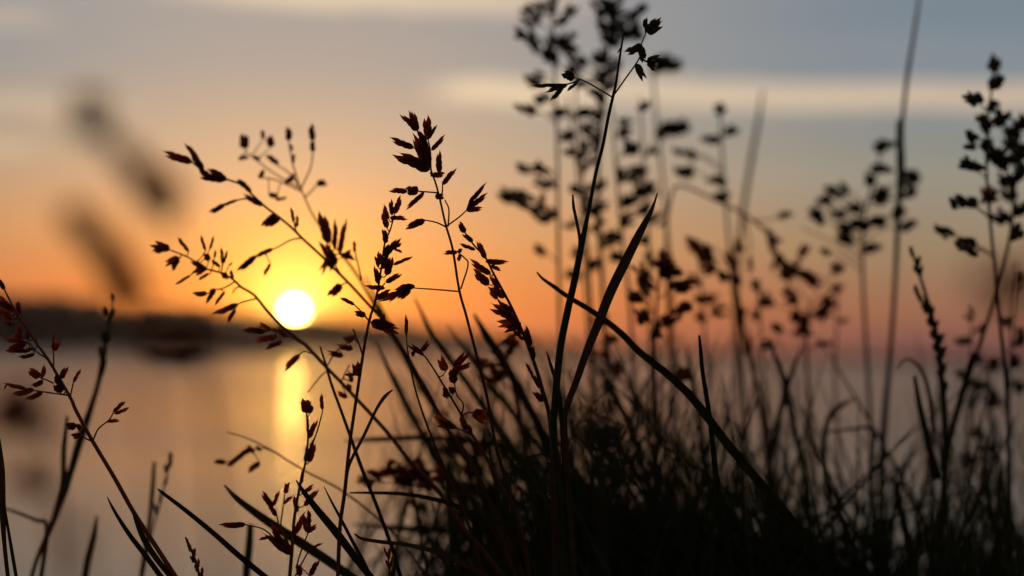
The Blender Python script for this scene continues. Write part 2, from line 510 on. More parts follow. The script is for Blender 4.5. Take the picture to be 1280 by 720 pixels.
def stalk(label, d, stem, w, spikes=(), branches=(), leaves=(), blobs=(), pal='b', seed=0, group='flowering grass stalks on the bank',
          cat='grass stalk', stem_mat=None, ext=True, lean=0.0, jit=.012, name='grass_stalk', bsize=(16.5, 6.2)):
    """a flowering grass stalk > stem, leaf, branch > spikelet"""
    rg = random.Random(seed * 7 + 13)
    n = len(stem)
    stem = [(q[0], q[1], (lean * (n - 1 - i) / n)) if len(q) == 2 else q for i, q in enumerate(stem)]
    path = smooth_path(to3(stem, d, w))
    if ext: path = down_to_ground(path)
    org = path[-1][0].copy() if ext else path[-1][0].copy()
    root = root_at(name, org, label, cat, group)
    sm = stem_mat or (M_STEM_G if pal == 'g' else M_STEM)
    v, f = [], []
    sweep(path, v, f, 7, 1.0, org=org)
    for q in range(14, len(path) - 10, 17):             # joints of the stem
        pp, ww = path[q]
        t = (path[q + 1][0] - pp).normalized()
        if (path[q][0] - path[0][0]).length > .16:
            sweep([(pp - t * ww * .9, ww * .9), (pp, ww * 1.45), (pp + t * ww * .9, ww * .9)], v, f, 7, org=org)
    link('stem', mesh('stem', v, f, sm), root)

    def dep(x, y):
        best = min(((sx - x) ** 2 + (sy - y) ** 2, dd) for sx, sy, dd in stem)
        return d + best[1]

    def put(par, s, d0, dd):
        wdt = s[4]
        shp = s[5] if len(s) > 5 else ('f' if wdt >= 11 else 'n' if wdt <= 6 else 'c')
        a = P(s[0], s[1], d0 + dd)
        b = P(s[2], s[3], d0 + dd + rg.uniform(-.5, .5) * math.hypot(s[2] - s[0], s[3] - s[1]) / F * d0)
        p2 = s[6] if len(s) > 6 else pal
        spikelet(par, org, a, b, wdt * d0 / F * (1.65 if d < .42 else 1.2 if d < .5 else 0.90), (p2, shp), rg)

    # spikelets standing directly on the stem, each on a short stalklet of its own
    vv_, ff_ = [], []
    for s in spikes:
        d0 = dep(s[0], s[1])
        put(root, s, d0, rg.uniform(-.3, .3) * jit)
        near_ = min(path[:len(path)], key=lambda t: (t[0] - P(s[0], s[1], d0)).length)
        a = P(s[0], s[1], d0)
        if (near_[0] - a).length > .001:
            mid = (near_[0] + a) / 2 + Vector((0, 0, -.0008))
            sweep(smooth_path([(near_[0], .0005), (mid, .0004), (a, .0004)], 3), vv_, ff_, 5, org=org)
    if vv_: link('stalklet', mesh('stalklet', vv_, ff_, sm), root)
    for line, sps in branches:
        d0 = dep(*line[0][:2])
        dd = rg.uniform(-1, 1) * jit
        nb = len(line)
        pts = [(q[0], q[1], dd * i / max(1, nb - 1)) for i, q in enumerate(line)]
        bp = smooth_path(to3(pts, d0, (2.3, 1.7)))
        v, f = [], []
        sweep(bp, v, f, 5, org=org)
        for s in sps:                                  # joints to spikelets that stand off the branch end
            a = P(s[0], s[1], d0 + dd)
            nr = min(bp, key=lambda t: (t[0] - a).length)
            if (nr[0] - a).length > .0007:
                sweep([(nr[0], .0005), (a, .0004)], v, f, 5, org=org)
        br = link('branch', mesh('branch', v, f, sm), root)
        for s in sps: put(br, s, d0, dd)
    for bl in blobs:
        # (cx, cy, rx, ry, n[, palette]) : a side branch ending in a loose cluster
        cx, cy, rx, ry, nn = bl[:5]
        p2 = bl[5] if len(bl) > 5 else pal
        # leaves the stem a little below the cluster
        cand = [t for t in [(q[0], q[1], q[2]) for q in stem]]
        fine = []
        for (ax, ay, ad), (bx, by, bd) in zip(cand, cand[1:]):
            for k in range(8):
                t = k / 8
                fine.append((ax + (bx - ax) * t, ay + (by - ay) * t, ad + (bd - ad) * t))
        fine.append(cand[-1])
        want = cy + ry * .6 + abs(cx - fine[0][0]) * .45
        s0 = min(fine, key=lambda t: abs(t[1] - want) + abs(t[0] - cx) * .2)
        dd = rg.uniform(-1, 1) * jit * 2.2
        ex, ey = cx - rx * .3 * (1 if cx > s0[0] else -1), cy + ry * .3
        d0 = d + s0[2]
        mid = ((s0[0] + ex) / 2 + rg.uniform(-3, 3), (s0[1] + ey) / 2 - rg.uniform(0, 6), dd * .5)
        bp = smooth_path(to3([(s0[0], s0[1], 0), mid, (ex, ey, dd)], d0, (2.0, 1.5)))
        v, f = [], []
        sweep(bp, v, f, 5, org=org)
        br_sp = []
        for k in range(int(nn * 2.3 + .5)):
            an = rg.uniform(0, 2 * math.pi); rr = math.sqrt(rg.random())
            sx, sy = cx + math.cos(an) * rx * rr * 1.2, cy + math.sin(an) * ry * rr * 1.15
            L = rg.uniform(.75, 1.2) * bsize[0]; wd = rg.uniform(.7, 1.25) * bsize[1]
            ox, oy = sx - s0[0], sy - s0[1]
            ol = math.hypot(ox, oy) + 1e-3
            ux, uy = ox / ol * .8 + rg.uniform(-.55, .55), oy / ol * .4 - .25 + rg.uniform(-.5, .5)
            ul = math.hypot(ux, uy) + 1e-3
            ux, uy = ux / ul, uy / ul
            dk = dd + rg.uniform(-.008, .008)
            a = (sx - ux * L / 2, sy - uy * L / 2)
            b = (sx + ux * L / 2, sy + uy * L / 2)
            A = P(a[0], a[1], d0 + dk)
            nr = min(bp, key=lambda t: (t[0] - A).length)
            m2 = (nr[0] + A) / 2 + Vector((0, 0, -.001))
            sweep([(nr[0], .0005), (m2, .00045), (A, .0004)], v, f, 4, org=org)
            br_sp.append((A, P(b[0], b[1], d0 + dk + rg.uniform(-.4, .4) * L / F * d0), wd * d0 / F * 1.1, rg.choice('ccnf')))
        br = link('branch', mesh('branch', v, f, sm), root)
        for A, B, wd, sh in br_sp: spikelet(br, org, A, B, wd, (p2, sh), rg)
    for lf in leaves:
        # (points from the tip to the stem, widths)
        lp = smooth_path(to3(lf[0], d, lf[1]))
        v, f = [], []
        sweep(lp, v, f, 8, .16, twist=lf[2] if len(lf) > 2 else .3, org=org, keel=True)
        link('leaf', mesh('leaf', v, f, M_DRY if len(lf) > 3 and lf[3] == 'dry' else M_BLADE), root)
    return root


def blade(label, d, pts, w, dry=False, twist=.5, lean=0.0, group='single grass blades on the bank'):
    n = len(pts)
    pts = [(q[0], q[1], lean * (n - 1 - i) / n) if len(q) == 2 else q for i, q in enumerate(pts)]
    path = down_to_ground(smooth_path(to3(pts, d, w)))
    org = path[-1][0].copy()
    v, f = [], []
    sweep(path, v, f, 8, .14, twist=twist, org=org, keel=True)
    o = link('blade_of_grass', mesh('grass_blade', v, f, M_DRY if dry else M_BLADE))
    o.location = org
    o['label'] = label; o['category'] = 'grass blade'; o['group'] = group; o['kind'] = 'thing'
    return o


# ------------------------------------------------------------ the sharp stalks
stalk('slender sharp stalk in the centre with nodding oat-like head and long side branch', .770,
      [(535, 174), (538, 189), (539, 213), (544, 227), (549, 245), (557, 280), (566, 312), (574, 362), (583, 395), (595.5, 443),
       (609, 497), (618, 548), (626, 580), (637, 617), (652, 670), (664, 735)], (1.8, 5.0),
      spikes=[(535.5, 174, 532.5, 141, 13, 'c'), (537, 172, 546, 155, 5), (522, 163, 506, 138, 15), (522, 163, 515, 136, 9, 'c'), (521, 163, 500, 142, 7, 'n'), (534, 183, 521, 160, 9),
              (539.5, 188, 558, 168, 7), (537, 210, 514, 166, 14, 'c'), (536, 206, 525, 166, 14, 'c'), (517, 185, 486, 173, 10), (537, 212, 491, 190, 17, 'c'),
              (525, 206, 497, 199, 9), (536, 205, 530, 178, 12, 'c'), (549, 216, 548, 187, 9), (541, 219, 557, 218, 9), (541, 221, 538, 213, 5), (544, 245, 557, 246, 9, 'c')],
      branches=[([(552, 246), (553, 238), (553, 231)], [(553, 231, 570, 209, 8)]),
                ([(547, 241), (535, 240), (522, 239)], [(523, 239, 505, 238, 14, 'c'), (509, 239, 485, 237, 8), (530, 241, 504, 264, 7)]),
                ([(560, 283), (561, 262), (556, 250)], []),
                ([(559, 282), (573, 272), (583, 263)], [(586, 254, 609, 228, 7), (587, 259, 611, 242, 8), (583, 263, 606, 260, 8), (584, 262, 592, 248, 4)]),
                ([(558, 284), (545, 278), (530, 275)], [(531, 275, 505, 285, 11, 'c'), (525, 277, 513, 287, 5)]),
                ([(574, 364.5), (545, 362), (517, 360)], [(518, 357, 490, 365, 9), (512, 361, 472, 376, 10), (505, 362, 484, 377, 7), (513, 362, 496, 376, 9), (515, 356, 497, 358, 5)]),
                ([(576, 361), (585, 331), (580, 322), (573, 316)], [(572, 315, 552, 316, 7), (573, 316, 577, 310, 6), (576, 318, 572, 327, 6)])],
      seed=1)

stalk('sharp reddish stalk with narrow dense head just right of the sun', .764,
      [(492, 272), (488, 287), (481, 304), (477, 333), (473, 358), (469, 377), (462, 400), (455.5, 433), (449, 475), (440, 535), (436, 565),
       (431, 615), (425, 660), (422, 735)], (1.8, 5.5),
      spikes=[(493, 267, 503, 244, 9), (490, 269, 488, 248, 7), (486, 274, 479, 255, 6), (484, 285, 476.5, 261, 9), (488, 272, 510, 273, 8, 'c'), (482, 304, 481, 289, 8),
              (482, 318, 501, 295.5, 9), (480, 320, 490, 302, 10, 'c'), (491, 311, 503, 304, 5), (492, 311, 504, 315.5, 4), (474.5, 331, 474.5, 313, 8), (473, 334, 469, 319, 5),
              (483, 344, 490, 318, 11, 'c'), (476.7, 335.5, 491, 322, 8), (492, 331, 516.7, 320, 6), (473, 355, 469, 331, 8), (475, 350, 472, 338, 7),
              (481, 360, 454.5, 359, 7), (471, 374, 491, 362, 10, 'c'), (484, 300, 478, 284, 8), (480, 328, 486, 312, 8), (447, 469, 443, 450, 14), (444, 468, 430, 469, 5), (446, 464, 452, 452, 6)],
      branches=[([(473, 364), (481, 354)], [(482, 353, 504.5, 340, 8)]),
                ([(461, 402), (464, 403)], [(464, 403, 501, 413, 17, 'f'), (466, 402, 497, 420, 10), (474, 402, 483, 392, 6), (470, 403, 500, 409, 9)]),
                ([(461, 401), (452, 390), (443, 381)], [(457, 394, 442, 391, 9, 'c'), (443, 381, 424.5, 371, 6)]),
                ([(453, 443), (447, 425), (442, 413)], [(443, 416, 441, 410, 3), (447, 428, 443, 423, 3)])],
      leaves=[([(491, 487), (481, 496), (470, 513), (455, 545), (441, 572), (435, 590), (431, 625)], (1.5, 5, 4, 4.5, 5, 5, 5), .9, 'dry')], pal='r', seed=2)

stalk('sharp drooping narrow head leaning left between centre stalk and tall stalk', .775,
      [(575, 281), (583, 293), (593, 307), (607, 322), (617, 342), (629, 364), (641, 387), (652, 412), (662, 437), (671, 463), (679, 490), (686, 516), (690, 555), (691, 620), (696, 735)], (1.6, 6.5),
      spikes=[(581, 291, 573, 277, 9, 'c'), (591, 302, 578, 291, 7, 'c'), (594, 312, 573.5, 305, 6), (607, 323, 595.5, 298, 9, 'c'), (607, 327, 637, 328, 9, 'c'), (613, 332, 627, 338, 6),
              (613, 343, 585.5, 324.5, 10, 'c'), (611, 356, 590, 337, 13, 'c'), (624, 362, 612, 343, 8), (632, 371, 611, 356, 12, 'c'), (640, 393, 614, 375, 14), (644, 398, 613, 384, 12, 'c'),
              (647, 403, 620, 405, 14), (648, 407, 627, 414, 11), (641, 390, 625, 378, 9), (650, 409, 636, 397, 12), (663, 433, 655.5, 404, 10, 'c'), (667, 449, 663, 428, 9), (652, 418, 645, 402, 9), (655, 425, 640, 412, 6)],
      branches=[([(632, 384), (622, 374)], [(622, 374, 610, 362, 7)]),
                ([(679, 497), (675, 485)], [(675.5, 485.5, 664, 465, 7), (666, 470, 657, 452, 5), (679, 502, 667, 488, 9)])], seed=3)

stalk('tallest sharp green stem leaning right with two forked side branches at its top', .770,
      [(780, 39), (775, 70), (770, 104), (766, 122), (760.7, 145), (754, 180), (745, 216), (735.6, 265), (728, 302), (718.7, 349), (709, 392), (700, 440), (694, 503), (692, 540), (699, 620), (707, 735)],
      [2.2, 3, 3.5, 4, 4.2, 4.4, 4.6, 5, 8, 9, 9.5, 9.5, 9.5, 10, 10, 10],
      branches=[([(767, 119), (784, 95), (794, 81), (800, 70), (801, 57), (807, 42)],
                 [(809, 41, 831, 27, 13, 'f'), (807, 40, 825, 20, 11, 'c'), (806, 35, 807, 21, 7), (803, 57, 779, 68, 13, 'c'), (801, 58, 806, 79, 11, 'c'), (809, 78, 831, 70, 12, 'f'),
                  (810, 77, 820, 87, 11, 'c'), (795, 80, 806, 101, 12, 'f')]),
                ([(766, 122), (748, 111), (730, 101), (717, 97)],
                 [(718, 97, 701, 90, 14, 'c'), (722, 103, 707.5, 114, 5)]),
                ([(724, 100), (710, 105), (696, 105)], [(697, 106, 663, 108, 6), (709, 106, 680, 114, 8), (704, 108, 688, 128, 7)]),
                ([(776, 60), (772, 66)], [])],
      leaves=[([(716, 243), (717, 258), (721, 277), (725, 298), (725, 315)], (2, 4, 4, 4.5, 6), .6, 'dry')], pal='g', seed=4)

stalk('sharp arching stalk at the left edge with many pointed heads over the water', .764,
      [(-14, 325), (0, 351), (11, 373), (20, 391), (33, 409), (47, 431), (60, 449), (73, 471), (89, 499), (95, 513), (115, 550), (143, 597), (167, 640), (193, 680), (222, 725)], (1.6, 6.5),
      spikes=[(6, 362, -4, 346, 7), (18, 391, -5, 368, 10, 'c'), (14, 385, -8, 376, 9, 'c'), (14, 393, -8, 388, 9, 'c'), (24, 393, 21, 373, 7), (16, 398, 0, 395, 8), (15.5, 405.5, 4, 403, 6),
              (28, 422, 14, 417, 9), (25, 420, 23, 404, 8), (34, 424, 34.5, 414, 5), (41, 436, 31, 437, 6), (46.6, 430, 45.5, 418, 3), (76, 473, 84, 457, 9), (72, 480, 70, 466, 8, 'c'), (75, 491, 72, 477, 12, 'c'), (71, 489, 68, 480, 8)],
      branches=[([(58, 448), (45, 439), (38, 430), (33, 427)], [(33, 428, 1, 424, 7), (33, 430, 5, 437, 9), (38, 438, 6, 439, 7), (43, 443, 22, 448, 7)]),
                ([(67, 459), (67, 448), (66.5, 438)], [(66.6, 438, 76, 424, 9), (66, 437, 67, 414, 5)]),
                ([(67, 479), (58, 475), (48, 471)], [(49, 472, 34, 460, 13, 'c'), (53, 472, 56, 455, 8), (54, 477, 39, 484, 8)]),
                ([(88, 495), (92, 477)], [(92, 478, 101, 460, 6)]),
                ([(84, 494), (62, 491), (42, 488)], [(33, 486, 4, 480, 7), (42, 487, 14, 495, 9), (53, 491, 31, 501, 8), (8, 481, 5, 487, 3)]),
                ([(113, 551), (104, 546), (99, 538)], [(95, 533, 81, 533, 11, 'c'), (101, 544, 89, 546, 10), (101, 536, 95, 529, 7)]),
                ([(116, 551), (123, 536), (136, 525), (142, 515)], [(142, 515, 157, 500, 6), (143, 517, 163, 510, 6), (134, 527, 150, 525, 6)])],
      leaves=[([(166, 638), (172, 655), (181, 675), (196, 698), (218, 726)], (3, 6, 8, 8, 7), .3)], seed=5)

stalk('short sharp stalk of open orange-tipped heads left of the centre stem', .776,
      [(530, 444), (540, 458), (553, 479), (564, 497), (577, 519), (589, 541), (607, 570), (622, 600), (640, 630), (656, 680), (664, 735)], (2, 5),
      spikes=[(529, 443, 509, 429, 8, 'f', 'r'), (527, 438, 539, 425, 9, 'f', 'r'), (520, 436, 514, 446, 6, 'n', 'r'), (524, 438, 515, 437, 6), (558, 463, 547, 443, 14), (557, 497, 557, 482, 9),
              (567, 492, 563, 482, 9), (583, 538, 575.5, 519, 9), (589, 541, 584, 529, 7)],
      branches=[([(577, 518), (579, 505), (571, 494), (568, 480)], [(567, 479, 564, 457, 13, 'c'), (569, 458, 587, 438, 11, 'f', 'r'), (572, 462, 592, 454, 8), (567, 470, 575, 452, 9)]),
                ([(588, 543), (578, 538), (568, 534)], [(571, 535.5, 540, 517, 10, 'f'), (560, 535, 545, 531, 5), (568, 535, 543, 524, 9)]),
                ([(578, 519), (584, 516), (592, 516)], [(592, 515, 613, 530, 14, 'f'), (593, 514, 612, 516, 8)])], seed=6)

stalk('low sharp stalk of ragged heads standing in the bright sun streak', .790,
      [(383, 512), (385, 547), (382, 577), (375, 607), (368, 647), (365, 687), (361, 735)], (2, 5),
      spikes=[(385, 516, 381, 497, 16, 'c'), (387, 517, 391, 507, 6), (385, 541, 384, 520, 5), (386, 548, 396, 523, 8), (386, 578, 394, 548, 11, 'c'), (382, 577, 386, 555, 8), (376, 605, 379, 588, 6),
              (380, 632, 399, 610, 9), (377, 618, 393, 606, 7), (372, 640, 366, 618, 7), (368, 668, 383, 640, 9)],
      branches=[([(381, 580), (396, 540), (403, 515)], [(403, 512, 401, 491, 6)]),
                ([(365, 690), (350, 660), (345, 640), (340, 634)], [(341, 635, 325, 612, 9), (342, 632, 349, 612, 6), (345, 645, 336, 630, 7)]),
                ([(366, 690), (352, 660), (353, 640), (356, 618)], [(356, 617, 361, 600, 8), (354, 630, 366, 619, 6)]),
                ([(366, 695), (350, 680), (330, 662), (307, 656)], [(307, 656, 272, 657, 9), (362, 690, 330, 662, 17, 'f'), (366, 692, 338, 668, 14, 'c'), (335, 672, 323, 674, 5), (350, 680, 340, 650, 9)]),
                ([(370, 710), (376, 690), (385, 666)], [(385, 666, 381, 638, 12), (384, 666, 398, 655, 7), (387, 655, 386, 636, 6)]),
                ([(368, 722), (385, 690), (392, 684)], [(387, 720, 399, 697, 8), (375, 720, 373, 703, 9), (388, 686, 404, 678, 4)])], pal='r', seed=7)

stalk('tiny narrow seed spike at the bottom left beside the diagonal blade', .770,
      [(233, 674), (240, 690), (246, 706), (252, 735)], (2, 3.5),
      spikes=[(236, 682, 232, 670, 5), (239, 690, 235, 678, 6), (242, 697, 243, 684, 6), (244, 703, 238, 693, 7), (247, 710, 249, 697, 5), (248, 715, 243, 703, 6), (251, 722, 254, 708, 6)], seed=8)
stalk('tiny upright seed spike at the bottom between red curved blade and long stem', .770,
      [(484, 690), (486, 705), (489, 735)], (1.5, 3),
      spikes=[(485, 697, 479, 683, 4), (486, 700, 487, 682, 5), (487, 712, 482, 698, 5), (487, 710, 493, 692, 5)], seed=9)
stalk('single upright spikelet on a thin stem above the orange-tipped heads', .785,
      [(508, 417), (510, 440), (520, 490), (545, 560), (580, 640), (610, 735)], (1.5, 4),
      spikes=[(508, 419, 508, 391, 6, 'c')], seed=10)

# ------------------------------------------------------------ softer stalks round the sun
stalk('long arching stalk crossing right of the sun with its head bowed far left', .845,
      [(238, 201), (258, 216), (283, 224), (302, 231), (315, 243), (330, 257), (347, 270), (364, 284), (378, 298), (402, 320), (420, 338), (438, 356), (462, 382), (482, 404), (510, 447), (540, 500), (580, 570), (625, 650), (660, 735)], (2.2, 5),
      spikes=[(240, 203, 199, 190, 12, 'c'), (249, 202, 231, 177, 8), (254, 212, 240, 192, 10, 'c'), (267, 226, 245, 208, 11, 'c'), (281, 225, 249, 221, 10, 'c'), (284, 225, 258, 209, 10, 'c'),
              (329, 257, 302, 243, 9, 'c'), (314, 240, 296, 222, 8), (306, 234, 296, 222, 7), (345, 269, 327, 285, 12, 'c'), (350, 272, 336, 283, 8)],
      branches=[([(322, 249), (302, 249), (281, 257)], [(281, 256, 259, 268, 8, 'c'), (296, 250, 276, 258, 5)]),
                ([(378, 298), (370, 288), (367, 275)], [(367, 278, 364, 258, 5), (371, 284, 372, 268, 5)]),
                ([(425, 342), (416, 325), (412, 306)], [(411, 304, 401, 262, 15, 'c', 'r'), (418, 312, 420, 272, 8, 'c', 'r'), (424, 318, 432, 271, 8, 'c', 'r'), (414, 318, 398, 345, 11, 'f', 'r'), (412, 322, 402, 300, 13, 'f', 'r'),
                                                       (425, 318, 446, 323, 8, 'c', 'r'), (421, 330, 409, 310, 13, 'f', 'r'), (419, 322, 410, 338, 11, 'c', 'r'), (428, 322, 440, 312, 8, 'c', 'r')]),
                ([(446, 366), (436, 354), (427, 356)], [(427, 356, 410, 372, 12, 'c', 'r')]),
                ([(452, 350), (446, 325), (444, 315)], [(443, 315, 443, 300, 5)]),
                ([(378, 298), (364, 300), (345, 310), (322, 318)], [(341, 311, 318, 321, 7, 'c'), (320, 320, 296, 341, 9, 'c'), (338, 330, 329, 345, 6), (312, 326, 300, 338, 9, 'c')])], seed=11)

stalk('arching stalk passing before the sun with open fan-shaped head at far left', .835,
      [(212, 312), (236, 322), (256, 335), (276, 341), (291, 349), (302, 359), (318, 369), (335, 389), (360, 414), (382, 432), (407, 458), (435, 487), (482, 538), (513, 577), (547, 613), (580, 660), (613, 700), (640, 740)], (1.8, 6.5),
      spikes=[(212, 312, 187, 303, 12, 'f'), (211, 309, 188, 316, 10), (224, 322, 203, 332, 10, 'f'), (223, 323, 214, 339, 8), (236, 314, 221, 296, 6), (258, 338, 238, 324, 9), (256, 335, 240, 344, 12, 'f'),
              (238, 344, 218, 357, 5), (261, 342, 247, 350, 5), (261, 326, 257, 315, 9, 'c'), (257, 313, 250, 293, 5), (262, 312, 268, 294, 5), (275, 333, 263, 325, 6), (278, 330, 277, 308, 5),
              (279, 329, 285, 313, 5), (268, 322, 270, 312, 4), (283, 348, 278, 338, 9, 'c'), (291, 348, 288, 337, 6), (286, 332, 291, 328, 3)],
      branches=[([(294, 352), (280, 360), (269, 362)], [(259, 367, 240, 368, 8, 'c'), (269, 362, 256, 380, 7), (281, 365, 267, 382, 5), (262, 364, 270, 361, 5)]),
                ([(322, 373), (305, 377), (297, 380)], [(298, 380, 264, 394, 9, 'c'), (294, 386, 283, 404, 7)]),
                ([(300, 358), (294, 361), (291, 366)], []),
                ([(378, 430), (360, 420), (340, 412)], [(332, 414, 302, 410, 10, 'c', 'r'), (346, 420, 317, 427, 10, 'c', 'r'), (352, 428, 330, 436, 9, 'c', 'r'), (340, 412, 322, 402, 8, 'f', 'r'), (360, 422, 340, 405, 9, 'f', 'r')]),
                ([(392, 443), (380, 440), (374, 444)], [(374, 444, 354, 463, 9, 'c', 'r')]),
                ([(408, 459), (420, 440), (436, 428)], [(442, 424, 427, 424, 9, 'c', 'r'), (441, 437, 420, 433, 8, 'c', 'r'), (429, 445, 408, 441, 9, 'f', 'r'), (436, 428, 446, 418, 6, 'c', 'r')]),
                ([(426, 478), (432, 465), (437, 456)], [(437, 490, 436, 478, 8, 'c'), (434, 497, 420, 490, 8, 'c'), (440, 478, 437, 462, 7)]),
                ([(420, 472), (407, 465), (385, 490)], [])], seed=12)

stalk('softly blurred stalk with scattered round heads high above the sun', .905,
      [(372, 226), (384, 254), (393, 272), (412, 300), (430, 322), (447, 345), (470, 385), (505, 440), (545, 510), (600, 600), (650, 735)], (1.8, 5),
      branches=[([(376, 236), (340, 215), (308, 190)], [(306, 186, 305, 164, 14, 'c'), (298, 198, 313, 196, 7), (325, 200, 314, 194, 7), (329, 174, 328, 160, 7), (339, 184, 336, 167, 12, 'c')]),
                ([(374, 232), (366, 205), (361, 180)], [(361, 176, 361, 157, 10, 'c'), (366, 187, 362, 180, 5), (366, 204, 367, 191, 6)]),
                ([(376, 236), (388, 210), (391, 190)], [(391, 176, 388, 154, 10, 'c', 'r'), (391, 190, 390, 174, 8, 'c', 'r')]),
                ([(374, 232), (360, 215), (344, 205)], [(345, 204, 333, 192, 9, 'c'), (348, 204, 342, 199, 6)]),
                ([(378, 240), (345, 225), (325, 222)], [(324, 223, 331, 211, 8, 'c'), (357, 229, 371, 217, 9, 'c'), (336, 243, 350, 246, 8, 'c'), (345, 250, 360, 247, 5)]),
                ([(381, 247), (392, 236), (397, 229)], [(396, 229, 410, 228, 10, 'c')])], seed=13)

stalk('small soft head reaching left over the water beneath the sun', .870,
      [(283, 540), (310, 548), (345, 566), (380, 588), (430, 615), (490, 665), (545, 735)], (1.6, 3.5),
      branches=[([(345, 566), (325, 560), (300, 572)], [(282, 578, 266, 576, 8, 'c'), (297, 572, 283, 585, 8), (312, 560, 288, 580, 8, 'c'), (318, 566, 307, 556, 8, 'c'), (326, 564, 320, 556, 6), (325, 578, 308, 590, 9, 'c'), (303, 570, 292, 576, 7)])], seed=14)

stalk('upright blurred stalk with split leaf sheath at left beyond the arching stalk', .93,
      [(143, 372), (138, 400), (133, 425), (129, 455), (118, 500), (100, 560), (80, 610), (66, 655), (46, 700), (36, 735)], [2, 2, 4, 6, 5, 5, 13, 8, 6, 6],
      spikes=[(142, 375, 143, 365, 8, 'c'), (134, 393, 130, 380, 7), (138, 396, 143, 382, 7), (135, 405, 140, 392, 6), (131, 430, 127, 408, 8), (133, 432, 137, 410, 8), (128, 452, 124, 430, 8), (126, 470, 132, 446, 8)],
      leaves=[([(128, 440), (122, 480), (112, 512), (100, 545), (88, 590)], (3, 5, 6, 7, 8)), ([(84, 520), (80, 560), (79, 600), (72, 640)], (4, 7, 8, 8))], pal='g', seed=15)
stalk('thin blurred seed spike beside the upright blade left of the diagonal blade', .93,
      [(213, 568), (208, 595), (200, 630), (190, 665), (176, 735)], (2, 3),
      spikes=[(212, 576, 214, 564, 7), (210, 586, 215, 572, 7), (209, 592, 206, 578, 7), (205, 608, 209, 594, 6), (199, 630, 203, 612, 6), (196, 645, 194, 628, 6)], pal='g', seed=16)

# ------------------------------------------------------------ stalks beyond the focus, at right
BG = 'blurred flowering stalks beyond the tall stem'
stalk('blurred tall stalk whose wide head meets the top edge left of the tall stem', 1.09,
      [(689, -12), (692, 60), (695, 130), (697, 200), (698, 300), (700, 420), (704, 600), (708, 735)], (2.5, 6),
      blobs=[(665, 12, 12, 8, 4), (690, 8, 10, 8, 4), (655, 42, 10, 5, 3), (672, 60, 10, 10, 4), (702, 48, 16, 8, 5), (716, 12, 6, 6, 2), (690, 70, 10, 8, 4), (668, 98, 9, 9, 4), (656, 134, 9, 6, 3), (678, 122, 6, 5, 2),
             (704, 24, 8, 6, 2), (662, 25, 8, 6, 2), (665, 208, 18, 6, 5), (640, 245, 16, 7, 6), (663, 255, 18, 10, 6), (680, 270, 12, 9, 5), (680, 228, 10, 6, 3), (668, 313, 10, 4, 2), (712, 58, 9, 6, 3)], pal='g', group=BG, seed=20)
stalk('blurred dense dark head at the top edge right behind the tall stem', 1.12,
      [(764, -12), (760, 60), (754, 130), (748, 200), (750, 300), (756, 420), (764, 735)], (3, 7),
      blobs=[(752, 10, 12, 9, 5), (770, 12, 12, 10, 6), (758, 34, 12, 8, 5), (782, 34, 14, 10, 6), (800, 18, 10, 10, 4), (795, 42, 9, 6, 4), (762, 50, 12, 7, 5), (750, 70, 7, 10, 4), (765, 82, 9, 8, 4), (752, 96, 9, 8, 4),
             (747, 118, 8, 9, 4), (748, 140, 8, 9, 4), (735, 160, 9, 7, 3), (745, 170, 9, 7, 3), (724, 76, 6, 6, 2), (716, 86, 6, 5, 2), (765, 105, 6, 6, 3)], pal='g', group=BG, seed=21)
stalk('blurred loose head with paired arms behind the tall stem at mid height', 1.14,
      [(708, 118), (714, 150), (720, 200), (727, 270), (732, 360), (738, 480), (745, 735)], (2.2, 5),
      blobs=[(725, 140, 10, 7, 4), (700, 140, 8, 6, 2), (705, 168, 8, 6, 2), (735, 190, 10, 9, 4), (722, 236, 8, 6, 2), (748, 232, 10, 7, 4), (745, 255, 12, 9, 6), (758, 300, 9, 8, 3), (745, 330, 9, 6, 3), (716, 344, 8, 5, 2)], pal='g', group=BG, seed=22)
stalk('blurred stalk with drooping right-hand sprays between tall stem and folded blade', 1.12,
      [(764, 128), (768, 180), (773, 250), (780, 320), (790, 420), (800, 735)], (2.2, 6),
      blobs=[(780, 160, 8, 9, 4), (790, 185, 9, 9, 4), (783, 215, 9, 6, 4), (800, 212, 8, 6, 3), (810, 238, 12, 7, 5), (790, 245, 12, 9, 5), (805, 262, 9, 6, 3), (786, 275, 9, 7, 3), (764, 295, 8, 6, 3), (770, 320, 8, 6, 3)], pal='g', group=BG, seed=23)
stalk('very soft stalk with one small tuft on top against the pale cloud', 1.24,
      [(816, 92), (820, 140), (826, 200), (833, 280), (840, 400), (850, 735)], (3, 5),
      blobs=[(834, 82, 10, 7, 5), (838, 160, 8, 4, 3), (852, 160, 6, 4, 2)], pal='g', group=BG, bsize=(24, 12), seed=24)
stalk('dark blurred cluster of broad heads beside the folded dry blade', .985,
      [(828, 310), (824, 350), (820, 400), (818, 470), (822, 600), (826, 735)], (2.5, 6),
      blobs=[(830, 320, 10, 7, 3), (838, 338, 10, 7, 5), (826, 332, 7, 8, 3), (855, 358, 9, 7, 4), (855, 385, 8, 8, 4), (835, 398, 9, 6, 4), (800, 340, 8, 7, 3), (808, 358, 8, 7, 3), (792, 370, 7, 9, 3), (855, 468, 7, 7, 3), (802, 395, 7, 6, 2), (820, 415, 7, 6, 2)], pal='b', group=BG, bsize=(17, 7.5), seed=25)
